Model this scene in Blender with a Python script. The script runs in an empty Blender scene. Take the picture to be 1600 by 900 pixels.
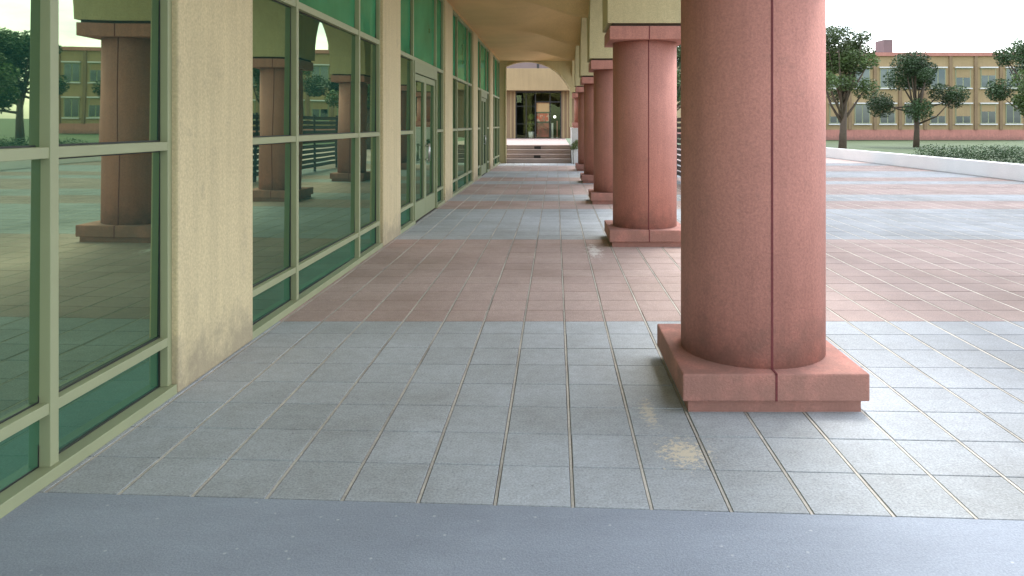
import bpy, bmesh, math, random
from mathutils import Vector, Matrix
random.seed(7)
R = math.radians
scene = bpy.context.scene
col = scene.collection
H = 1.55

# ------------------------------------------------------------------ helpers
class MB:
    def __init__(s): s.v=[]; s.f=[]
    def box(s,x0,x1,y0,y1,z0,z1):
        n=len(s.v)
        s.v+=[(x0,y0,z0),(x1,y0,z0),(x1,y1,z0),(x0,y1,z0),(x0,y0,z1),(x1,y0,z1),(x1,y1,z1),(x0,y1,z1)]
        s.f+=[tuple(n+i for i in q) for q in ((0,3,2,1),(4,5,6,7),(0,1,5,4),(1,2,6,5),(2,3,7,6),(3,0,4,7))]
        return s
    def tube(s,pts,rad,seg=8):
        n0=len(s.v); pts=[Vector(p) for p in pts]
        for i,p in enumerate(pts):
            d=(pts[min(i+1,len(pts)-1)]-pts[max(i-1,0)]).normalized()
            a=d.orthogonal().normalized(); b=d.cross(a)
            r=rad[i] if isinstance(rad,(list,tuple)) else rad
            for k in range(seg):
                t=2*math.pi*k/seg
                s.v.append(tuple(p+a*math.cos(t)*r+b*math.sin(t)*r))
        for i in range(len(pts)-1):
            for k in range(seg):
                a0=n0+i*seg+k; a1=n0+i*seg+(k+1)%seg
                s.f.append((a0,a1,a1+seg,a0+seg))
        s.f.append(tuple(n0+k for k in range(seg))[::-1])
        s.f.append(tuple(n0+(len(pts)-1)*seg+k for k in range(seg)))
        return s
    def build(s,name,mat,parent=None,bevel=0,smooth=False,seg=2):
        me=bpy.data.meshes.new(name); me.from_pydata(s.v,[],s.f); me.update()
        bm=bmesh.new(); bm.from_mesh(me); bmesh.ops.recalc_face_normals(bm,faces=bm.faces)
        bm.to_mesh(me); bm.free()
        me.materials.append(mat)
        o=bpy.data.objects.new(name,me); col.objects.link(o)
        if parent: o.parent=parent; o.location=-Vector(parent.location)
        if bevel:
            m=o.modifiers.new('bevel','BEVEL'); m.width=bevel; m.segments=seg; m.limit_method='ANGLE'; m.angle_limit=R(40)
        if smooth:
            for p in me.polygons: p.use_smooth=True
        return o
def tag(o,label=None,cat=None,group=None,kind=None):
    if label: o['label']=label
    if cat: o['category']=cat
    if group: o['group']=group
    if kind: o['kind']=kind
    return o
def empty(name,loc=(0,0,0)):
    o=bpy.data.objects.new(name,None); o.empty_display_size=.2; col.objects.link(o); o.location=loc; return o
def copy_tree(o,parent=None):
    c=o.copy(); col.objects.link(c)
    if parent: c.parent=parent
    for ch in list(o.children): copy_tree(ch,c)
    return c

# ------------------------------------------------------------------ materials
def mat(name): 
    m=bpy.data.materials.new(name); m.use_nodes=True; nt=m.node_tree
    return m,nt,nt.nodes['Principled BSDF']
def N(nt,t,**k):
    n=nt.nodes.new(t)
    for a,b in k.items():
        if hasattr(n,a): setattr(n,a,b)
        else: n.inputs[a].default_value=b
    return n
def coords(nt,scale=(1,1,1)):
    g=N(nt,'ShaderNodeNewGeometry'); m=N(nt,'ShaderNodeMapping'); m.inputs['Scale'].default_value=scale
    nt.links.new(g.outputs['Position'],m.inputs['Vector']); return m.outputs['Vector']
def noise(nt,vec,scale,detail=6,rough=.6):
    n=N(nt,'ShaderNodeTexNoise'); n.inputs['Scale'].default_value=scale; n.inputs['Detail'].default_value=detail; n.inputs['Roughness'].default_value=rough
    nt.links.new(vec,n.inputs['Vector']); return n.outputs['Fac']
def ramp(nt,fac,stops):
    r=N(nt,'ShaderNodeValToRGB'); e=r.color_ramp.elements
    e[0].position=stops[0][0]; e[0].color=(*stops[0][1],1); e[1].position=stops[-1][0]; e[1].color=(*stops[-1][1],1)
    for p,c in stops[1:-1]:
        x=e.new(p); x.color=(*c,1)
    nt.links.new(fac,r.inputs['Fac']); return r.outputs['Color']
def mix(nt,a,b,fac,mode='MULTIPLY'):
    m=N(nt,'ShaderNodeMix'); m.data_type='RGBA'; m.blend_type=mode
    for s,v in ((m.inputs[0],fac),(m.inputs[6],a),(m.inputs[7],b)):
        if isinstance(v,(int,float)): s.default_value=v
        elif isinstance(v,tuple): s.default_value=(*v,1)
        else: nt.links.new(v,s)
    return m.outputs[2]
def bump(nt,p,h,strength=.3,dist=.01):
    b=N(nt,'ShaderNodeBump'); b.inputs['Strength'].default_value=strength; b.inputs['Distance'].default_value=dist
    nt.links.new(h,b.inputs['Height']); nt.links.new(b.outputs['Normal'],p.inputs['Normal'])
def rough_mat(name,c,var=.12,fine=60,bst=.4,rough=.85,streak=0,big=.9,bd=.006,tint=None):
    m,nt,p=mat(name); v=coords(nt)
    lo=tuple(x*(1-var) for x in c); hi=tuple(min(1,x*(1+var)) for x in c)
    if tint: lo=tuple(a*b for a,b in zip(lo,tint))
    base=ramp(nt,noise(nt,v,big,8,.65),[(.3,lo),(.7,hi)])
    f=noise(nt,v,fine,3,.7)
    base=mix(nt,base,ramp(nt,f,[(.3,(.82,.82,.82)),(.7,(1.12,1.12,1.12))]),1.0)
    if streak:
        sv=coords(nt,(3.2,3.2,.18)); base=mix(nt,base,ramp(nt,noise(nt,sv,2.4,6,.7),[(.35,(1-streak,)*3),(.62,(1.0,1.0,1.0))]),1.0)
    nt.links.new(base,p.inputs['Base Color']); p.inputs['Roughness'].default_value=rough
    bump(nt,p,f,bst,bd); return m
def paint(name,c,rough=.45,metal=0,var=.05):
    m,nt,p=mat(name); v=coords(nt)
    nt.links.new(ramp(nt,noise(nt,v,3,6),[(.3,tuple(x*(1-var) for x in c)),(.7,tuple(x*(1+var) for x in c))]),p.inputs['Base Color'])
    p.inputs['Roughness'].default_value=rough; p.inputs['Metallic'].default_value=metal; return m
def glass(name,refl,body,wave=.003,see=0):
    # tinted reflective facade glass: mirror coat over a dark tinted body
    m,nt,p=mat(name); nt.nodes.remove(p); out=[n for n in nt.nodes if n.type=='OUTPUT_MATERIAL'][0]
    g=N(nt,'ShaderNodeBsdfGlossy'); g.inputs['Roughness'].default_value=.012; g.inputs['Color'].default_value=(*refl,1)
    v=coords(nt); b=N(nt,'ShaderNodeBump'); b.inputs['Strength'].default_value=.5; b.inputs['Distance'].default_value=wave
    nt.links.new(noise(nt,v,1.1,1,.4),b.inputs['Height']); nt.links.new(b.outputs['Normal'],g.inputs['Normal'])
    d=N(nt,'ShaderNodeBsdfDiffuse')
    nt.links.new(ramp(nt,noise(nt,v,1.6,5,.6),[(.3,tuple(x*.8 for x in body)),(.7,tuple(x*1.25 for x in body))]),d.inputs['Color'])
    sh=d.outputs[0]
    if see:
        t=N(nt,'ShaderNodeBsdfTransparent'); t.inputs['Color'].default_value=(.85,.9,.8,1)
        mx=N(nt,'ShaderNodeMixShader'); mx.inputs[0].default_value=see; nt.links.new(sh,mx.inputs[1]); nt.links.new(t.outputs[0],mx.inputs[2]); sh=mx.outputs[0]
    a=N(nt,'ShaderNodeAddShader'); nt.links.new(g.outputs[0],a.inputs[0]); nt.links.new(sh,a.inputs[1])
    nt.links.new(a.outputs[0],out.inputs['Surface']); return m

M={}
def tile_mat(name,c1,c2,c3):
    m,nt,p=mat(name); at=N(nt,'ShaderNodeAttribute'); at.attribute_name='tone'
    v=coords(nt)
    base=ramp(nt,at.outputs['Fac'],[(0,c1),(.5,c2),(1,c3)])
    st=ramp(nt,noise(nt,v,.55,7,.65),[(.32,(.76,.74,.7)),(.55,(1,1,1)),(.75,(1.13,1.13,1.12))])
    base=mix(nt,base,st,1.0)
    fine=noise(nt,v,95,3,.75); mid=noise(nt,v,14,6,.75)
    base=mix(nt,base,ramp(nt,mid,[(.3,(.86,.85,.84)),(.7,(1.1,1.1,1.1))]),1.0)
    base=mix(nt,base,ramp(nt,fine,[(.3,(.70,.70,.70)),(.72,(1.27,1.27,1.27))]),1.0)
    vo=N(nt,'ShaderNodeTexVoronoi'); vo.inputs['Scale'].default_value=9; nt.links.new(v,vo.inputs['Vector'])
    base=mix(nt,base,(.12,.1,.09),ramp(nt,vo.outputs['Distance'],[(.03,(.55,.55,.55)),(.055,(0,0,0))]),'MIX')
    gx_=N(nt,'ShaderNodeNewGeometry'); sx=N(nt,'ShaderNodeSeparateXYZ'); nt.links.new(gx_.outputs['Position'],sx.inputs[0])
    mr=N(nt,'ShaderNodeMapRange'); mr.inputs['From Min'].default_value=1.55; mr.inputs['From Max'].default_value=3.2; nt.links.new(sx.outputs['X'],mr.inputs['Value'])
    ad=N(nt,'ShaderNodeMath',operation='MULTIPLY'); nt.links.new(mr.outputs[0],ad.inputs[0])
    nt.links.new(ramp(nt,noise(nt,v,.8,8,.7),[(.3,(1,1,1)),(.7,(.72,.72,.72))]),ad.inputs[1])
    base=mix(nt,base,(.42,.42,.43),ad.outputs[0])  # open plaza side darkened in colour to hold down the strong outdoor light
    # worn ochre splash close to the foot of the nearest column
    def patch(base,cx,cy,rx,ry,colr,amt,sc):
        mp=N(nt,'ShaderNodeMapping'); mp.vector_type='POINT'; mp.inputs['Location'].default_value=(-cx/rx,-cy/ry,0); mp.inputs['Scale'].default_value=(1/rx,1/ry,0)
        g=N(nt,'ShaderNodeNewGeometry'); nt.links.new(g.outputs['Position'],mp.inputs['Vector'])
        ln=N(nt,'ShaderNodeVectorMath',operation='LENGTH'); nt.links.new(mp.outputs['Vector'],ln.inputs[0])
        a=N(nt,'ShaderNodeMath',operation='MULTIPLY_ADD'); a.inputs[1].default_value=-.36; a.inputs[2].default_value=.40; nt.links.new(ln.outputs['Value'],a.inputs[0])
        a.use_clamp=True
        b=N(nt,'ShaderNodeMath',operation='ADD'); nt.links.new(a.outputs[0],b.inputs[0]); nt.links.new(noise(nt,v,sc,5,.8),b.inputs[1])
        s=ramp(nt,b.outputs[0],[(.765,(0,0,0)),(.83,(amt,)*3)])
        return mix(nt,base,colr,s,'MIX')
    if name=='grey_tiles':
        base=patch(base,.61,3.47,.26,.33,(.70,.60,.42),.75,34)
        base=patch(base,.50,3.95,.10,.44,(.66,.58,.42),.6,34)
    else:
        base=patch(base,.47,9.0,.22,1.1,(.74,.70,.64),.8,14)
    nt.links.new(base,p.inputs['Base Color'])
    nt.links.new(ramp(nt,mid,[(.3,(.72,)*3),(.7,(.95,)*3)]),p.inputs['Roughness']); p.inputs['Specular IOR Level'].default_value=.28
    bump(nt,p,fine,.35,.003); return m
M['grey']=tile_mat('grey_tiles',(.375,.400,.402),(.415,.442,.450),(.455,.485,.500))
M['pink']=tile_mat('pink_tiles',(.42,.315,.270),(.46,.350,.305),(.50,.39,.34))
M['mortar']=rough_mat('light_mortar',(.47,.435,.365),.42,40,.5)
M['joint']=rough_mat('dark_joint',(.10,.082,.065),.2,40,.5)
M['slab']=rough_mat('slate_concrete',(.30,.333,.375),.10,120,.35,.9,big=.8)
M['beige']=rough_mat('beige_stucco',(.58,.49,.27),.07,70,.55,.9,streak=.10)
M['pier']=rough_mat('cream_stucco',(.66,.55,.325),.07,60,.6,.9,streak=.13)
M['ceil']=rough_mat('ochre_ceiling',(.72,.49,.225),.10,50,.35,.9,big=.6)
M['pinkcol']=rough_mat('terracotta_render',(.54,.240,.185),.10,70,.6,.92,streak=.13,big=1.9)
def weather(m,dirt,zs,amt=.75):
    nt=m.node_tree; p=nt.nodes['Principled BSDF']; v=coords(nt)
    old=p.inputs['Base Color'].links[0].from_socket
    sx=N(nt,'ShaderNodeSeparateXYZ'); nt.links.new(v,sx.inputs[0])
    a=N(nt,'ShaderNodeMath',operation='MULTIPLY_ADD'); a.inputs[1].default_value=-1/zs; a.inputs[2].default_value=1; a.use_clamp=True; nt.links.new(sx.outputs['Z'],a.inputs[0])
    b=N(nt,'ShaderNodeMath',operation='MULTIPLY_ADD'); nt.links.new(a.outputs[0],b.inputs[0]); b.inputs[1].default_value=.42; nt.links.new(noise(nt,v,5,8,.7),b.inputs[2])
    c=mix(nt,old,dirt,ramp(nt,b.outputs[0],[(.58,(0,0,0)),(.86,(amt,)*3)]),'MIX')
    # small chips and pale scuffs
    c=mix(nt,c,tuple(min(1,x*3.2) for x in dirt),ramp(nt,noise(nt,v,22,4,.75),[(.70,(0,0,0)),(.735,(.6,.6,.6))]),'MIX')
    nt.links.new(c,p.inputs['Base Color'])
weather(M['pinkcol'],(.22,.13,.10),.62,.6)
weather(M['pier'],(.25,.21,.15),.40,.6)
M['groove']=rough_mat('groove_shadow',(.16,.035,.035),.1,50,.2)
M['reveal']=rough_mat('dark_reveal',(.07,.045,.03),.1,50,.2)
M['frame']=paint('sage_frame',(.315,.335,.19),.5)
M['framed']=paint('sage_door_frame',(.27,.30,.165),.5)
M['gasket']=paint('dark_gasket',(.02,.025,.02),.5)
M['steel']=paint('brushed_steel',(.55,.55,.5),.3,1)
M['glass']=glass('tinted_glass',(.31,.385,.235),(.005,.026,.023))
M['kick']=glass('green_kick_glass',(.17,.24,.17),(.02,.070,.045))
M['upper']=glass('green_spandrel_glass',(.20,.32,.20),(.030,.17,.088),.003)
M['farpane']=glass('shaded_window_glass',(.10,.12,.12),(.015,.02,.022))
M['farglass']=glass('entrance_glass',(.035,.045,.025),(.004,.008,.006),.002,see=.95)
def specks(m):
    nt=m.node_tree; p=nt.nodes['Principled BSDF']; v=coords(nt)
    old=p.inputs['Base Color'].links[0].from_socket
    vo=N(nt,'ShaderNodeTexVoronoi'); vo.inputs['Scale'].default_value=12; nt.links.new(v,vo.inputs['Vector'])
    b=mix(nt,old,(.5,.52,.53),ramp(nt,vo.outputs['Distance'],[(.045,(.75,.75,.75)),(.09,(0,0,0))]),'MIX')
    b=mix(nt,b,ramp(nt,noise(nt,coords(nt,(.6,2.2,1)),1.3,7,.7),[(.3,(.88,.88,.88)),(.7,(1.1,1.1,1.1))]),1.0)
    nt.links.new(b,p.inputs['Base Color'])
specks(M['slab'])
M['stone']=rough_mat('brown_step_stone',(.40,.32,.285),.14,50,.4)
M['platform']=rough_mat('pale_platform',(.40,.30,.26),.08,50,.4)
M['white']=rough_mat('white_render',(.74,.72,.68),.05,50,.3)
M['dark']=paint('black_metal',(.022,.021,.020),.5)
M['ochre']=rough_mat('ochre_wall',(.40,.29,.15),.08,40,.4,.9,streak=.1)  # dark tone carries the far facade's shade in its colour
M['umber']=rough_mat('umber_wall',(.30,.205,.115),.1,40,.4,.9,streak=.25)  # darker still: shade on the far facade's panels put into the colour
M['mauve']=rough_mat('mauve_wall',(.20,.15,.15),.1,40,.4)
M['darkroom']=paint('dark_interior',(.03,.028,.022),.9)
M['bark']=rough_mat('bark',(.11,.08,.055),.3,30,.8)

# ------------------------------------------------------------------ ground
g=MB(); g.box(-200,300,-150,400,-.6,-.02)
gm=rough_mat('grass_ground',(.07,.10,.035),.3,30,.8,big=.3)
tag(g.build('ground',gm),kind='structure')

bands=[(5.79,'grey'),(9.9,'pink'),(13.45,'grey'),(14.85,'pink'),(16.2,'grey'),(19.0,'pink'),(20.0,'grey'),(21.4,'pink'),(24.2,'grey'),(27.5,'pink'),(99,'grey')]
T=.317; X0=.07; Z0=2.975; RW=.352
rows=[]; z=Z0
edges=[Z0]
prev=Z0
for (e,c) in bands:
    e=min(e,29.2)
    n=max(1,round((e-prev)/RW))
    if e<=prev: break
    for k in range(n): rows.append((prev+(e-prev)*k/n,prev+(e-prev)*(k+1)/n,c))
    prev=e
def skew(z): return -.055*max(0,min(1,(5.79-z)/2.8))
XMIN,XMAX=-2.20,12.6
tiles={'grey':([],[],[]),'pink':([],[],[])}
k0=math.floor((XMIN-X0)/T)
for (a,b,c) in rows:
    V,F,A=tiles[c]
    far=a>13
    kk=k0
    while X0+kk*T<XMAX:
        step=1
        x0=X0+kk*T; x1=x0+T*step; kk+=step
        x0=max(x0,XMIN); x1=min(x1,XMAX)
        gx=.0078; gz=.0028
        if x1-x0<.03: continue
        zz=random.uniform(-.0008,.0008)
        j=[random.uniform(-.0015,.0015) for _ in range(4)]
        def P(x,y,h): 
            s=skew(y); return (x,y+s*(x-.1),h)
        n=len(V); bv=.003
        xa,xb,ya,yb=x0+gx+j[0],x1-gx+j[1],a+gz+j[2]*.6,b-gz+j[3]*.6
        V+= [P(xa,ya,-.006),P(xb,ya,-.006),P(xb,yb,-.006),P(xa,yb,-.006),
             P(xa+bv,ya+bv,zz),P(xb-bv,ya+bv,zz),P(xb-bv,yb-bv,zz),P(xa+bv,yb-bv,zz)]
        F+= [(n+4,n+5,n+6,n+7),(n,n+1,n+5,n+4),(n+1,n+2,n+6,n+5),(n+2,n+3,n+7,n+6),(n+3,n,n+4,n+7)]
        A+= [min(1,max(0,random.gauss(.5,.15)))]*5
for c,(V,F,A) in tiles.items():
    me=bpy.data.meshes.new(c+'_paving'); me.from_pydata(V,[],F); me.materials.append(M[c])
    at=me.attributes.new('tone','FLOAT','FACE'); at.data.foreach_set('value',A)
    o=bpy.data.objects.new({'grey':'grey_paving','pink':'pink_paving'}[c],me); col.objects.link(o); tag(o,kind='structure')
j=MB(); j.box(XMIN,XMAX,2.3,29.25,-.05,-.006); tag(j.build('paving_bed',M['joint']),kind='structure')
mo=MB(); kk=k0+1
while X0+kk*T<XMAX-.1:
    x=X0+kk*T; w=.0056
    n=len(mo.v); ya=Z0
    segs=[3.0,5.79,29.2]
    pts=[Z0+skew(Z0)*(x-.1),29.2]
    mo.box(x-w,x+w,pts[0],pts[1],-.0055,-.0012); kk+=1
tag(mo.build('mortar_lines',M['mortar']),kind='structure')
# smooth slate blue slab nearest the camera (far edge slightly askew)
s=MB(); n=0
xs=(-6,14)
s.v=[(-6,-8,-.05),(14,-8,-.05),(14,Z0-.004+skew(Z0)*13.9,-.05),(-6,Z0-.004-skew(Z0)*6.1,-.05)]
s.v=[(a,b,c) for a,b,c in s.v]+[(a,b,.001) for a,b,c in s.v]
s.f=[(0,3,2,1),(4,5,6,7),(0,1,5,4),(1,2,6,5),(2,3,7,6),(3,0,4,7)]
tag(s.build('concrete_pavement',M['slab']),kind='structure')
# strip under the glass line
s=MB(); s.box(-2.60,-2.203,2.9,29.2,-.05,-.002); tag(s.build('floor_edge_strip',M['joint']),kind='structure')

# ------------------------------------------------------------------ columns
CX=1.18; CR=.42
def slab_box(mb,z0,z1,h=.5,cx=0,cy=0): mb.box(cx-h,cx+h,cy-h,cy+h,z0,z1)
def cyl(name,r,z0,z1,mt,parent,seg=72,bands=1):
    mb=MB(); n=0
    for z in (z0,z1):
        for k in range(seg):
            t=2*math.pi*(k+.5)/seg; mb.v.append((r*math.cos(t),r*math.sin(t),z))
    for k in range(seg): mb.f.append((k,(k+1)%seg,seg+(k+1)%seg,seg+k))
    mb.f.append(tuple(range(seg))[::-1]); mb.f.append(tuple(range(seg,2*seg)))
    me=bpy.data.meshes.new(name); me.from_pydata(mb.v,[],mb.f); me.materials.append(mt)
    for p in me.polygons: p.use_smooth=len(p.vertices)==4
    o=bpy.data.objects.new(name,me); col.objects.link(o); o.parent=parent; return o
def local(mb,name,mt,parent,bevel=0):
    o=mb.build(name,mt,None,bevel); o.parent=parent; return o
def make_column(name,base=0.0):
    root=empty(name,(0,0,0))
    b=base
    mb=MB(); slab_box(mb,b+.0,b+.066,.465); local(mb,'toe',M['groove'] if 0 else M['pinkcol'],root)
    mb=MB(); slab_box(mb,b+.068,b+.215,.5)
    pl=local(mb,'plinth',M['pinkcol'],root,.008)
    sh=cyl('shaft',CR,b+.215,2.615,M['pinkcol'],root)
    mb=MB(); slab_box(mb,2.617,2.785,.5); cp=local(mb,'capital',M['pinkcol'],root,.008)
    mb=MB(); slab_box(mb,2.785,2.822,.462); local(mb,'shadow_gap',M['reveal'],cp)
    # moulding joints: one up the shaft, continued on plinth and capital
    mb=MB(); mb.box(-.006,.006,-CR-.0015,-CR+.02,b+.216,2.614); mb.box(-.006,.006,CR-.02,CR+.0015,b+.216,2.614); local(mb,'joint',M['groove'],sh)
    mb=MB(); mb.box(-.006,.006,-.502,-.49,b+.07,b+.216); mb.box(-.006,.006,-.502,-.42,b+.21,b+.2175); local(mb,'joint',M['groove'],pl)
    mb=MB(); mb.box(-.006,.006,-.502,-.49,2.618,2.784); local(mb,'joint',M['groove'],cp)
    return root
labs=['nearest round terracotta column with its square plinth at the right of the camera',
 'second nearest terracotta column with a groove down its front, fully seen',
 'third terracotta column along the walkway, half hidden behind the wide grooved one',
 'fourth terracotta column along the walkway, between the third and the fifth',
 'fifth and farthest full height terracotta column before the steps']
CYS=[4.43,9.75,14.7,19.75,24.85]
c0=make_column('terracotta_column')
for i,y in enumerate(CYS):
    o=c0 if i==0 else copy_tree(c0)
    o.location=(CX,y,0); tag(o,labs[i],'column','terracotta columns along the covered walkway')
short=make_column('short_terracotta_column',1.40); short.location=(CX,29.75,0)
tag(short,'short terracotta column standing on the white end wall by the steps','column')

# ------------------------------------------------------------------ arcade wall above the columns
def arcade():
    mb=MB(); xi,xo=CX-.525,CX+.525; top=5.15
    cs=[-.75]+CYS+[29.75]; ys=[-2.6]; lo=[2.822]
    prof=[]
    for i,c in enumerate(cs):
        prof.append((c-.5,2.822)); prof.append((c+.5,2.822))
        if i+1<len(cs):
            a=c+.5; b=cs[i+1]-.5; m=(a+b)/2; h=(b-a)/2
            K=40
            for k in range(1,K):
                t=math.pi*k/K; prof.append((m-h*math.cos(t),2.822+1.66*math.sin(t)**.92))
    n=len(prof)
    for (y,z) in prof: mb.v+=[(xi,y,z),(xo,y,z),(xo,y,top),(xi,y,top)]
    for i in range(n-1):
        a=4*i;b=a+4
        mb.f+=[(a,b,b+1,a+1),(a+1,b+1,b+2,a+2),(a+2,b+2,b+3,a+3),(a+3,b+3,b,a)]
    mb.f+=[(0,1,2,3),(4*n-1,4*n-2,4*n-3,4*n-4)]
    o=mb.build('arcade_wall',M['beige']); 
    tag(o,'beige rendered wall of round arches carried by the terracotta columns','wall')
arcade()

# ceiling: shallow shell that rises into every arch
def ceil_h(x,y):
    s=max(0,min(1,(x+1.55)/(CX-.52+1.55))); s=s*s*(3-2*s)
    allc=[-.75]+CYS+[29.75]
    ph=0
    for a,b in zip(allc,allc[1:]):
        if a<=y<=b: ph=math.sin(math.pi*(y-a)/(b-a))**.8
    return 4.06+s*s*(ph*.90-.42)
mb=MB(); nx=26; ny=230; xs=[-2.45+(CX-.52+2.45)*i/nx for i in range(nx+1)]; ys=[-2.55+(29.5+2.55)*j/ny for j in range(ny+1)]
for y in ys:
    for x in xs: mb.v.append((x,y,ceil_h(x,y)))
for jj in range(ny):
    for i in range(nx):
        a=jj*(nx+1)+i; mb.f.append((a,a+1,a+nx+2,a+nx+1))
me_o=mb.build('ceiling',M['ceil'],smooth=True); tag(me_o,kind='structure')
mb=MB(); mb.box(-9,CX+.52,-2.6,29.9,5.16,5.4); tag(mb.build('roof_slab',M['beige']),'flat beige roof slab over the covered walkway','roof')

# end arch wall
def end_arch():
    mb=MB(); y0,y1=29.15,29.55; cx=-1.13; cz=2.23; Rr=1.83
    xl,xr=-1.98,.56; K=36
    pts=[(-2.6,0.0),(xl,0.0)]
    mb.box(-2.6,xl,y0,y1,0,5.1)
    mb.box(xr,CX-.53,y0,y1,1.43,5.1)
    for k in range(K):
        xa=xl+(xr-xl)*k/K; xb=xl+(xr-xl)*(k+1)/K
        za=cz+math.sqrt(max(.0,Rr**2-(xa-cx)**2)); zb=cz+math.sqrt(max(.0,Rr**2-(xb-cx)**2))
        n=len(mb.v)
        for (x,z) in ((xa,za),(xb,zb)): mb.v+=[(x,y0,z),(x,y1,z),(x,y1,5.1),(x,y0,5.1)]
        mb.f+=[(n,n+4,n+5,n+1),(n+3,n+7,n+4,n),(n+1,n+5,n+6,n+2),(n+2,n+6,n+7,n+3)]
    o=mb.build('end_arch_wall',M['beige']); tag(o,'beige wall with a wide arched opening closing the walkway above the steps','wall')
    # pale rounded trim following the arch
    tr=MB(); P=[]
    for k in range(K+1):
        x=xl+.012+(xr-xl-.024)*k/K; P.append((x,y0-.02,cz+math.sqrt(max(0,Rr**2-(x-cx)**2))-.03))
    P=[(xl+.012,y0-.02,.0)]+P
    tr.tube(P,.035,6); tr.build('trim',M['pier'],o)
end_arch()

# ------------------------------------------------------------------ glass wall on the left
GX=-2.262; WX=-2.17
piers=[-.3,4.76,9.80,15.03,20.05,25.08]
PW=1.05
# continuous core wall behind piers (solid so that no daylight leaks through)
pl=['cream rendered wall pier between the nearest two window bays at far left',
 'wide cream wall pier between the first window bay and the first glass doors',
 'cream wall pier just beyond the first pair of glass doors',
 'cream wall pier between the third window bay and the second glass doors',
 'farthest narrow looking cream wall pier before the end arch']
def make_pier():
    root=empty('wall_pier'); 
    mb=MB(); mb.box(-.45,0,-PW/2,PW/2,.0,4.02); local(mb,'pier_shaft',M['pier'],root,.012)
    mb=MB(); mb.box(-.445,-.012,-PW/2-.012,PW/2+.012,0,.035); local(mb,'pier_foot',M['mortar'],root)
    return root
p0=make_pier()
vis=piers[1:]
for i,y in enumerate(vis):
    o=p0 if i==0 else copy_tree(p0); o.location=(WX,y,0); tag(o,pl[i],'pier','cream wall piers along the glass front')
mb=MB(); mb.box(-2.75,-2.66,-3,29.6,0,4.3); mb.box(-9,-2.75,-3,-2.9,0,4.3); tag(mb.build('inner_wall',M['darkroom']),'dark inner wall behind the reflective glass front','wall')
mb=MB(); mb.box(-2.62,WX-.02,-2.6,29.15,4.022,4.3); tag(mb.build('ceiling_beam',M['ceil']),kind='structure')
FD=.055   # frame protrusion
def bar(y0,y1,z0,z1,name,root,mt='frame',x0=GX-.05,x1=GX+FD,bv=.003):
    mb=MB(); mb.box(x0,x1,y0,y1,z0,z1)
    return mb.build(name,M[mt],root,bv)
def pane(y0,y1,z0,z1,root,mt,name='pane'):
    mb=MB(); t=-.0058*(y1-y0)+random.uniform(-.0012,.0012); t2=.0062*(z1-z0)+random.uniform(-.001,.001)
    mb.v=[(GX+t,y0,z0),(GX-t,y1,z0),(GX-t+t2,y1,z1),(GX+t+t2,y0,z1)]; mb.f=[(0,1,2,3)]
    o=mb.build(name,M[mt],root)
    # dark glazing gasket around the pane
    gk=MB(); w=.009; x0,x1=GX-.01,GX+.012
    gk.box(x0,x1,y0,y0+w,z0,z1); gk.box(x0,x1,y1-w,y1,z0,z1); gk.box(x0,x1,y0+w,y1-w,z0,z0+w); gk.box(x0,x1,y0+w,y1-w,z1-w,z1)
    g_=gk.build('gasket',M['gasket'],root); g_.parent=o; g_.location=(0,0,0)
    return o
MW=.055
LV=[.0,.055,.285,.335,1.405,1.455,2.545,2.61,3.955,4.02]
def window_bay(a,b,ms,label):
    root=empty('window_bay',(GX,(a+b)/2,0)); tag(root,label,'window','tall window bays of the glass front')
    bar(a,b,0,.055,'sill',root,x1=GX+.085)
    for z0,z1 in ((.285,.335),(1.40,1.45),(2.545,2.605),(3.955,4.021)): bar(a+.045,b-.045,z0,z1,'transom',root)
    bar(a,a+.045,.055,4.021,'jamb',root); bar(b-.045,b,.055,4.021,'jamb',root)
    ed=[a+.045]
    for m in ms:
        bar(m-MW/2,m+MW/2,.055,4.021,'mullion',root,x1=GX+FD+.006); ed+=[m-MW/2,m+MW/2]
    ed.append(b-.045)
    for i in range(0,len(ed),2):
        pane(ed[i],ed[i+1],.055,.285,root,'kick'); pane(ed[i],ed[i+1],.335,1.40,root,'glass')
        pane(ed[i],ed[i+1],1.45,2.545,root,'glass'); pane(ed[i],ed[i+1],2.605,3.955,root,'upper')
    return root
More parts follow.
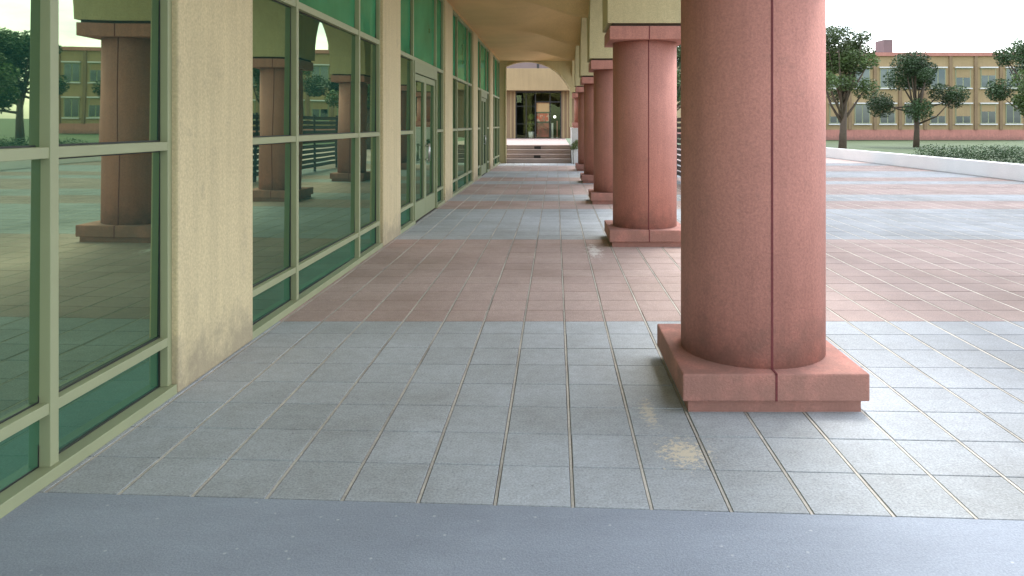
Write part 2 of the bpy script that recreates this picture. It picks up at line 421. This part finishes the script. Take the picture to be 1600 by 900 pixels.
def door_bay(a,b,d0,d1,label,dlabel):
    root=empty('window_bay',(GX,(a+b)/2,0)); tag(root,label,'window','tall window bays of the glass front')
    for s0,s1 in ((a,d0),(d1,b)):
        bar(s0,s1,0,.055,'sill',root,x1=GX+.085)
        bar(s0,s0+.045,.055,2.545,'jamb',root); bar(s1-.045,s1,.055,2.545,'jamb',root)
        for z0,z1 in ((.285,.335),(1.40,1.45)): bar(s0+.045,s1-.045,z0,z1,'transom',root)
        y0,y1=s0+.045,s1-.045
        pane(y0,y1,.055,.285,root,'kick'); pane(y0,y1,.335,1.40,root,'glass'); pane(y0,y1,1.45,2.545,root,'glass')
    bar(a,b,2.545,2.605,'transom',root)
    bar(a,a+.045,2.605,4.021,'jamb',root); bar(b-.045,b,2.605,4.021,'jamb',root); bar(a+.045,b-.045,3.955,4.021,'transom',root)
    for m in (d0,d1): bar(m-MW/2,m+MW/2,2.605,3.955,'mullion',root)
    for y0,y1 in ((a+.045,d0-MW/2),(d0+MW/2,d1-MW/2),(d1+MW/2,b-.045)): pane(y0,y1,2.605,3.955,root,'upper')
    # the doors
    dr=empty('glass_double_door',(GX,(d0+d1)/2,0)); tag(dr,dlabel,'door','glass double doors in the glass front')
    fr=MB(); x0,x1=GX-.05,GX+.075
    fr.box(x0,x1,d0,d0+.06,0,2.36); fr.box(x0,x1,d1-.06,d1,0,2.36); fr.box(x0,x1,d0,d1,2.36,2.543)
    fr.build('door_frame',M['framed'],dr,.004)
    mid=(d0+d1)/2
    for s,(y0,y1) in enumerate(((d0+.066,mid-.004),(mid+.004,d1-.066))):
        lf=MB(); X0_,X1_=GX-.03,GX+.045; st=.085
        lf.box(X0_,X1_,y0,y0+st,.012,2.35); lf.box(X0_,X1_,y1-st,y1,.012,2.35)
        lf.box(X0_,X1_,y0+st,y1-st,.012,.30); lf.box(X0_,X1_,y0+st,y1-st,2.25,2.35)
        L=lf.build('door_leaf',M['framed'],dr,.003)
        p=pane(y0+st,y1-st,.30,2.25,dr,'glass'); p.parent=L; p.location=(0,0,0)
        hy=(mid-.045) if s==0 else (mid+.045)
        h=MB(); x=GX+.11
        h.tube([(x,hy,.92),(x,hy,1.22)],.012,8); h.tube([(GX+.04,hy,.95),(x,hy,.95)],.009,6); h.tube([(GX+.04,hy,1.19),(x,hy,1.19)],.009,6)
        hh=h.build('handle',M['steel'],dr,smooth=True); hh.parent=L; hh.location=(0,0,0)
        th=None
    return root
e=[(piers[i]+PW/2,piers[i+1]-PW/2) for i in range(len(piers)-1)]
a,b=e[0]; window_bay(a,b,[a+1.0,b-1.0],'nearest tall green tinted window bay at the far left edge')
a,b=e[1]; window_bay(a,b,[a+1.0,b-1.0],'tall window bay left of the widest cream pier, reflecting an arch and a column')
a,b=e[2]; door_bay(a,b,11.45,13.62,'window bay around the first pair of glass doors, green panes above','nearest sage framed glass double door between two cream piers')
a,b=e[3]; window_bay(a,b,[a+1.0,b-1.0],'middle tall window bay without doors, between the two door bays')
a,b=e[4]; door_bay(a,b,a+1.1,b-.95,'window bay around the second, farther pair of glass doors','farther sage framed glass double door, deep along the walkway')
window_bay(piers[-1]+PW/2,29.12,[piers[-1]+PW/2+1.0,28.1],'farthest tall window bay beside the end arch')

# ------------------------------------------------------------------ steps, platform, far entrance
st=empty('staircase',(-.6,29.2,0)); tag(st,'brown stone steps rising across the end of the walkway to the platform','stairs')
rz=.172; tr=.33
for i in range(4):
    y0=29.2+i*tr+ (0 if i else 0)
    mb=MB(); x0,x1=-1.975,.62
    mb.box(x0,x1,y0,y0+tr+ (.0 if i<3 else .3),i*rz+(.001 if i else 0),(i+1)*rz-(.03))
    s_=mb.build('riser',M['stone'],st,.004)
    mb=MB(); mb.box(x0,x1,y0-.02,y0+tr+(.0 if i<3 else .3)-.0205,(i+1)*rz-.029,(i+1)*rz); mb.build('tread',M['stone'] if i<3 else M['platform'],st,.006)
    if i in (1,3):
        mb=MB(); mb.box(-.87,-.60,y0-.006,y0+.02,i*rz+.02,i*rz+.125); mb.build('step_light',M['dark'],st)
mb=MB(); mb.box(-8,CX-.6,30.5,60,-.1,.6875); tag(mb.build('platform',M['platform']),kind='structure')
# white end wall to the right of the steps
wm=MB(); wm.box(.64,CX+.53,28.75,31.2,0,1.36); ww=wm.build('white_wall',M['white'],None,.01)
tag(ww,'low white rendered wall under the short column beside the steps','wall')
wm=MB(); wm.box(.625,CX+.545,28.735,31.215,1.362,1.398); wm.build('coping',M['white'],ww,.006)
FY=44.6; PH=.688
def far_building():
    root=empty('entrance_building',(0,FY,PH)); tag(root,'beige entrance facade with deep lintel and glass doors beyond the steps','building')
    def B(n,m,*a,bv=.0):
        mb=MB(); mb.box(*a); return mb.build(n,M[m],root,bv)
    B('upper_wall','mauve',-9,3.2,FY+6,FY+6.3,4.81,7.5); B('wall','umber',-9,-2.43,FY,FY+.3,PH,3.55); B('wall','umber',.36,3.2,FY,FY+.3,PH,3.55)
    B('lintel','ochre',-9,3.2,FY-.9,FY+.3,3.56,4.86,bv=.01)  # lintel and wall panels get their shade from these darker colours
    B('roof','beige',-9,3.2,FY+.3,FY+9,4.5,4.8)
    B('back_wall','darkroom',-4,2,FY+4.5,FY+4.6,PH,3.6); B('side_wall','darkroom',-4.1,-4,FY+.3,FY+4.6,PH,3.6); B('side_wall','darkroom',2,2.1,FY+.3,FY+4.6,PH,3.6)
    B('ceiling','darkroom',-4,2,FY+.3,FY+4.6,3.6,3.7)
    B('vent','dark',-1.12,-.98,FY-.5,FY-.4,4.862,5.35)
    # pilaster strips
    for x in (-2.75,-2.52,.45,.68): 
        B('pilaster','ochre',x,x+.09,FY-.03,FY-.001,PH,3.55)
    wr=empty('entrance_glazing',(0,0,0)); wr.parent=root; wr.location=(0,0,0)
    def W(n,m,*a,par=wr):
        mb=MB(); mb.box(*a); o=mb.build(n,M[m]); o.parent=par; o.location=(0,-FY,-PH); return o
    for x0,x1 in ((-2.43,-2.36),(-1.80,-1.755),(-1.25,-1.19),(-.36,-.30),(.29,.36)): W('mullion','dark',x0,x1,FY+.02,FY+.09,PH,3.5)
    W('transom','dark',-2.43,.36,FY+.015,FY+.095,3.45,3.55); W('transom','dark',-1.19,.29,FY+.022,FY+.088,2.87,2.93)
    W('transom','gasket',-2.36,-1.8,FY+.03,FY+.08,3.06,3.09)
    W('transom','gasket',-2.36,-1.25,FY+.032,FY+.078,2.62,2.66)
    W('transom','gasket',-2.36,-1.25,FY+.032,FY+.078,1.55,1.58)
    for x0,x1 in ((-2.36,-1.80),(-1.755,-1.25),(-1.19,-.36),(-.30,.29)):
        mb=MB(); mb.v=[(x0,FY+.06,PH),(x1,FY+.06,PH),(x1,FY+.06,3.45),(x0,FY+.06,3.45)]; mb.f=[(0,1,2,3)]
        o=mb.build('pane',M['farglass']); o.parent=wr; o.location=(0,-FY,-PH)
far_building()
# poster board seen through the doors
pb=empty('poster_board',(-.77,FY+.45,PH)); tag(pb,'tall notice board with a red and cream poster behind the entrance glass','notice board')
pbm=paint('tan_board',(.62,.30,.18),.6); 
pm,nt,p=mat('red_poster'); v=coords(nt,(1,1,1)); nt.links.new(ramp(nt,noise(nt,v,3.6,3,.6),[(.42,(.50,.36,.30)),(.47,(.55,.05,.03)),(.58,(.45,.03,.02)),(.62,(.25,.16,.13))]),p.inputs['Base Color'])
pr,nt,p=mat('dark_red_panel'); v=coords(nt); nt.links.new(ramp(nt,noise(nt,v,2.4,4,.6),[(.35,(.05,.02,.015)),(.65,(.30,.06,.05))]),p.inputs['Base Color'])
fy=FY+.13
for n,m,a in (('header',pbm,(-1.16,-.38,fy,fy+.06,2.30,2.86)),('poster',pm,(-1.14,-.40,fy,fy+.05,1.72,2.20)),('base_panel',pr,(-1.14,-.40,fy,fy+.05,.76,1.62)),
              ('frame_rail',M['dark'],(-1.17,-.37,fy-.01,fy+.07,2.20,2.29)),('frame_rail',M['dark'],(-1.17,-.37,fy-.01,fy+.07,1.62,1.71))):
    mb=MB(); mb.box(*a); mb.build(n,m,pb)
for i,(x,m,hh,lab) in enumerate(((-.20,'white',1.62,'thicker pale post on the left inside the entrance glass'),(.10,'pinkcol',1.75,'thin reddish post on the right inside the entrance glass'))):
    pr_=empty('barrier_post',(x,FY+.5,PH)); tag(pr_,lab,'post')
    mb=MB(); r=.065 if i==0 else .035
    mb.tube([(x,FY+.5,PH),(x,FY+.5,PH+.05)],[r*1.7,r*1.5],16); mb.build('foot',M['white'],pr_,smooth=True)
    mb=MB(); mb.tube([(x,FY+.5,PH+.04),(x,FY+.5,hh)],r,14); mb.build('shaft',M[m],pr_,smooth=True)
lm=empty('globe_lamp',(-.05,FY+.48,2.05)); tag(lm,'small bright globe lamp glowing behind the right entrance pane','lamp')
em,nt,p=mat('lamp_glow'); p.inputs['Emission Color'].default_value=(1,.97,.9,1); p.inputs['Emission Strength'].default_value=6
mb=MB(); K=8
for a in range(K+1):
    for k in range(12):
        t=math.pi*a/K; q=2*math.pi*k/12; mb.v.append((-.05+.075*math.sin(t)*math.cos(q),FY+.48+.075*math.sin(t)*math.sin(q),2.0+.075*math.cos(t)))
for a in range(K):
    for k in range(12): mb.f.append((a*12+k,a*12+(k+1)%12,(a+1)*12+(k+1)%12,(a+1)*12+k))
mb.build('globe',em,lm,smooth=True)
mb=MB(); mb.tube([(-.05,FY+.48,2.07),(-.05,FY+.48,3.6)],.008,6); mb.build('cord',M['dark'],lm)

# ------------------------------------------------------------------ vegetation
def leafmat(name,c):
    m,nt,p=mat(name); at=N(nt,'ShaderNodeAttribute'); at.attribute_name='tone'
    nt.links.new(ramp(nt,at.outputs['Fac'],[(0,tuple(x*.45 for x in c)),(.5,c),(1,tuple(x*1.7 for x in c))]),p.inputs['Base Color'])
    p.inputs['Roughness'].default_value=.6; return m
LM=[leafmat('leaf_mid',(.065,.105,.026)),leafmat('leaf_dark',(.040,.078,.024)),leafmat('leaf_light',(.10,.13,.035))]
def leaves(name,clumps,mt,parent,n,size):
    V=[];F=[];A=[]
    for (c,r,tone) in clumps:
        c=Vector(c)
        for _ in range(int(n*r*r)):
            d=Vector((random.gauss(0,1),random.gauss(0,1),random.gauss(0,1))).normalized()
            p=c+Vector((d.x,d.y,d.z*.8))*r*(random.random()**.4)
            s=size*random.uniform(.6,1.3)
            u=Vector((random.gauss(0,1),random.gauss(0,1),random.gauss(0,.6))).normalized(); w=u.orthogonal().normalized()
            w.rotate(Matrix.Rotation(random.uniform(0,6.28),3,u))
            k=len(V); V+=[p-u*s,p+w*s*.45,p+u*s,p-w*s*.45]; F.append((k,k+1,k+2,k+3))
            A.append(min(1,max(0,tone+d.z*.18+random.gauss(0,.12))))
    me=bpy.data.meshes.new(name); me.from_pydata([tuple(v) for v in V],[],F); me.materials.append(mt)
    at=me.attributes.new('tone','FLOAT','FACE'); at.data.foreach_set('value',A)
    o=bpy.data.objects.new(name,me); col.objects.link(o); o.parent=parent; o.location=-Vector(parent.location); return o
def tree(x,y,h,w,label,mt):
    root=empty('broadleaf_tree',(x,y,0)); tag(root,label,'tree','trees beyond the plaza')
    tb=MB(); top=Vector((x+random.uniform(-.3,.3),y,h*.55)); tr_=h*.028
    tb.tube([(x,y,-.05),(x+.05,y,h*.2),tuple(top)],[tr_*1.3,tr_,tr_*.6],10)
    cl=[]
    for i in range(17):
        a=random.uniform(0,6.28); rr=w*random.uniform(.2,1.1); z=h*random.uniform(.42,.97)
        rr*=1-.5*max(0,(z/h-.6)/.4)
        c=Vector((x+rr*math.cos(a),y+rr*math.sin(a),z)); cl.append((c,w*random.uniform(.17,.40),random.uniform(.25,.75)))
        s=Vector((x,y,h*random.uniform(.25,.5))); m=(s+c)/2+Vector((0,0,-.1*h*random.random()))
        tb.tube([tuple(s),tuple(m),tuple(c)],[tr_*.5,tr_*.32,tr_*.1],6)
    cl.append((Vector((x,y,h*.80)),w*.38,.6))
    tb.build('trunk',M['bark'],root,smooth=True)
    leaves('crown',cl,mt,root,1700,.075)
tl=[(17,52,7.5,3.0,'tallest green tree in front of the far building, right of the nearest column'),
    (24.5,50,6.0,2.6,'rounded tree near the right end of the far building'),
    (21,31,4.6,1.9,'small tree standing on the lawn past the paved plaza'),
    (9.5,47,6.5,2.6,'tree behind the dark fence, left of the far building'),
    (33,46,7.5,3.2,'broad tree at the right edge of the lawn'),
    (5.6,40,5.6,2.2,'narrow tree standing just past the end of the dark fence'),
    (4.7,33.5,5.6,1.7,'dense tree just beyond the dark fence, nearest the columns'),
    (6.6,41.5,6.6,2.0,'dense tree farther beyond the dark fence'),
    (14.8,38,6.2,2.3,'tree just right of the nearest column, on the plaza lawn'),
    (27.5,42,6.6,2.8,'wide spreading tree on the lawn left of the right hand picture edge')]
for i,t in enumerate(tl):
    tree(*t,LM[i%2])
pp=empty('potted_plant',(-1.5,FY+.6,PH)); tag(pp,'leafy green plant in a pale pot inside the entrance glass','plant')
mb=MB(); mb.tube([(-1.5,FY+.6,PH),(-1.5,FY+.6,PH+.4)],[.14,.2],16); mb.build('pot',M['white'],pp,smooth=True)
leaves('foliage',[(Vector((-1.5,FY+.55,1.55)),.26,.9),(Vector((-1.48,FY+.5,2.0)),.22,.95),(Vector((-1.55,FY+.5,1.25)),.2,.8)],LM[2],pp,5000,.05)
# hedge behind the plaza
for (x0,x1,y,lab) in ((13.2,20.5,26.5,'left clipped hedge along the plaza edge'),(21.5,30.0,26.8,'right clipped hedge along the plaza edge')):
    root=empty('hedge',((x0+x1)/2,y,0)); tag(root,lab,'hedge','clipped hedges behind the plaza')
    cl=[]; x=x0
    while x<x1: 
        cl.append((Vector((x,y+random.uniform(-.1,.1),.42+random.uniform(-.05,.05))),.5,random.uniform(.3,.6))); x+=.38
    leaves('foliage',cl,LM[1],root,2600,.035)
# weed by the white wall
pr=empty('leafy_weed',(.66,28.6,0)); tag(pr,'green leafy shrub growing against the low white wall','plant')
mb=MB(); mb.tube([(.70,28.62,0),(.68,28.6,.4),(.74,28.58,.8)],[.015,.012,.006],6); mb.build('stem',M['bark'],pr)
leaves('foliage',[(Vector((.78,28.6,.72)),.19,.75),(Vector((.66,28.58,.62)),.12,.7),(Vector((.84,28.6,.86)),.12,.8)],LM[2],pr,9000,.03)

# ------------------------------------------------------------------ plaza things on the right
fr=empty('slatted_fence',(3.4,20,0)); tag(fr,'dark horizontal slat fence standing beyond the columns','fence')
for k in range(7):
    mb=MB(); y=14.2+k*2.2; mb.box(3.37,3.43,y-.03,y+.03,0,1.78); mb.build('post',M['dark'],fr)
for k in range(6):
    y0=14.2+k*2.2+.032; mb=MB()
    for i in range(11): mb.box(3.38,3.42,y0,y0+2.136,.14+i*.148,.14+i*.148+.105)
    mb.build('slat_panel',M['dark'],fr)
# low wall closing the plaza at the far right
wm=MB(); wm.box(12.62,12.9,2.4,40,0,.45); lw=wm.build('low_wall',M['white'],None,.01); tag(lw,'long low pale wall along the far side of the plaza','wall')
# plaza paving beyond the tile grid
s=MB(); s.box(1.0,12.6,29.26,48,-.05,-.001); tag(s.build('plaza_pavement',M['platform']),kind='structure')
def office():
    x0,x1,y0,y1=14,46,72,88; z1=8.2
    root=empty('office_building',((x0+x1)/2,y0,0)); tag(root,'pale two storey building with terracotta base and rows of windows across the lawn','building')
    def B(n,m,*a):
        mb=MB(); mb.box(*a); return mb.build(n,M[m],root)
    B('wall','ochre',x0,x1,y0,y1,1.0,z1); B('base','pinkcol',x0-.05,x1+.05,y0-.05,y1,0,1.0)
    B('cornice','pinkcol',x0-.2,x1+.2,y0-.2,y1,z1,z1+.35)
    n=13
    for r_ in range(2):
        for k in range(n):
            cx=x0+(k+.5)*(x1-x0)/n; zb=1.6+r_*3.5
            mb=MB(); mb.box(cx-.75,cx+.75,y0-.06,y0-.005,zb,zb+1.9); w=mb.build('window',M['frame'],root)
            mb=MB()
            for q in (-1,1): mb.box(cx+q*.36-.31,cx+q*.36+.31,y0-.075,y0-.062,zb+.08,zb+1.82)
            pn=mb.build('pane',M['farpane'],root); pn.parent=w; pn.location=(0,0,0)
            mb=MB(); mb.box(cx-.85,cx+.85,y0-.22,y0-.08,zb-.12,zb-.01); mb.box(cx-.85,cx+.85,y0-.30,y0-.08,zb+1.93,zb+2.05); sl=mb.build('sill',M['white'],root); sl.parent=w; sl.location=(0,0,0)
            if random.random()<.5:
                mb=MB(); mb.box(cx-.67,cx+.67,y0-.082,y0-.077,zb+random.uniform(.7,1.3),zb+1.82); bl=mb.build('blind',M['ochre'],root); bl.parent=w; bl.location=(0,0,0)
    for cx,hh,wd in ((19,1.1,1.2),(27.5,.7,2.0),(33,1.5,.9)):
        B('roof_unit','mauve',cx,cx+wd,y0+2,y0+4,z1+.3,z1+.35+hh)
    for k in range(n+1):
        cx=x0+k*(x1-x0)/n
        B('pilaster','umber',cx-.15,cx+.15,y0-.14,y0-.002,1.0,z1)
office()

# ------------------------------------------------------------------ light, sky, camera
w=bpy.data.worlds.new('World'); scene.world=w; w.use_nodes=True; nt=w.node_tree
bg=nt.nodes['Background']; sky=nt.nodes.new('ShaderNodeTexSky'); sky.sky_type='NISHITA'; sky.sun_disc=False
tosun=Vector((.42,.80,0)).normalized()*math.cos(R(64))+Vector((0,0,math.sin(R(64))))
sky.sun_elevation=R(64); sky.sun_rotation=math.atan2(tosun.x,tosun.y); sky.air_density=1.3; sky.dust_density=1.6; sky.ozone_density=1.6
hs=nt.nodes.new('ShaderNodeHueSaturation'); hs.inputs['Saturation'].default_value=.42   # thin bright cloud: paler sky
tcw=nt.nodes.new('ShaderNodeTexCoord'); mpw=nt.nodes.new('ShaderNodeMapping'); mpw.inputs['Scale'].default_value=(1,1,3.2); nt.links.new(tcw.outputs['Generated'],mpw.inputs['Vector'])
cl_=ramp(nt,noise(nt,mpw.outputs['Vector'],3.4,8,.62),[(.38,(.42,.56,.74)),(.56,(1.05,1.05,1.05))])
nt.links.new(mix(nt,sky.outputs[0],cl_,1.0),hs.inputs['Color']); nt.links.new(hs.outputs[0],bg.inputs[0]); bg.inputs[1].default_value=.66
sd=bpy.data.lights.new('sun','SUN'); sd.energy=1.7; sd.angle=R(16); sd.color=(1,.95,.87)
so=bpy.data.objects.new('sun',sd); col.objects.link(so); so.rotation_euler=(-tosun).to_track_quat('-Z','Y').to_euler(); so.location=(0,0,30)
cd=bpy.data.cameras.new('camera'); cam=bpy.data.objects.new('camera',cd); col.objects.link(cam)
cam.location=(0,0,H); cam.rotation_euler=(R(90),0,0)
cd.sensor_width=36; cd.lens=36*1150/1600; cd.shift_x=-68/1600; cd.shift_y=-256/1600; cd.clip_end=1000; cd.clip_start=.05
scene.camera=cam
scene.render.engine='CYCLES'
scene.cycles.max_bounces=12; scene.cycles.diffuse_bounces=7; scene.cycles.glossy_bounces=5
scene.view_settings.view_transform='Standard'; scene.view_settings.look='None'; scene.view_settings.exposure=0
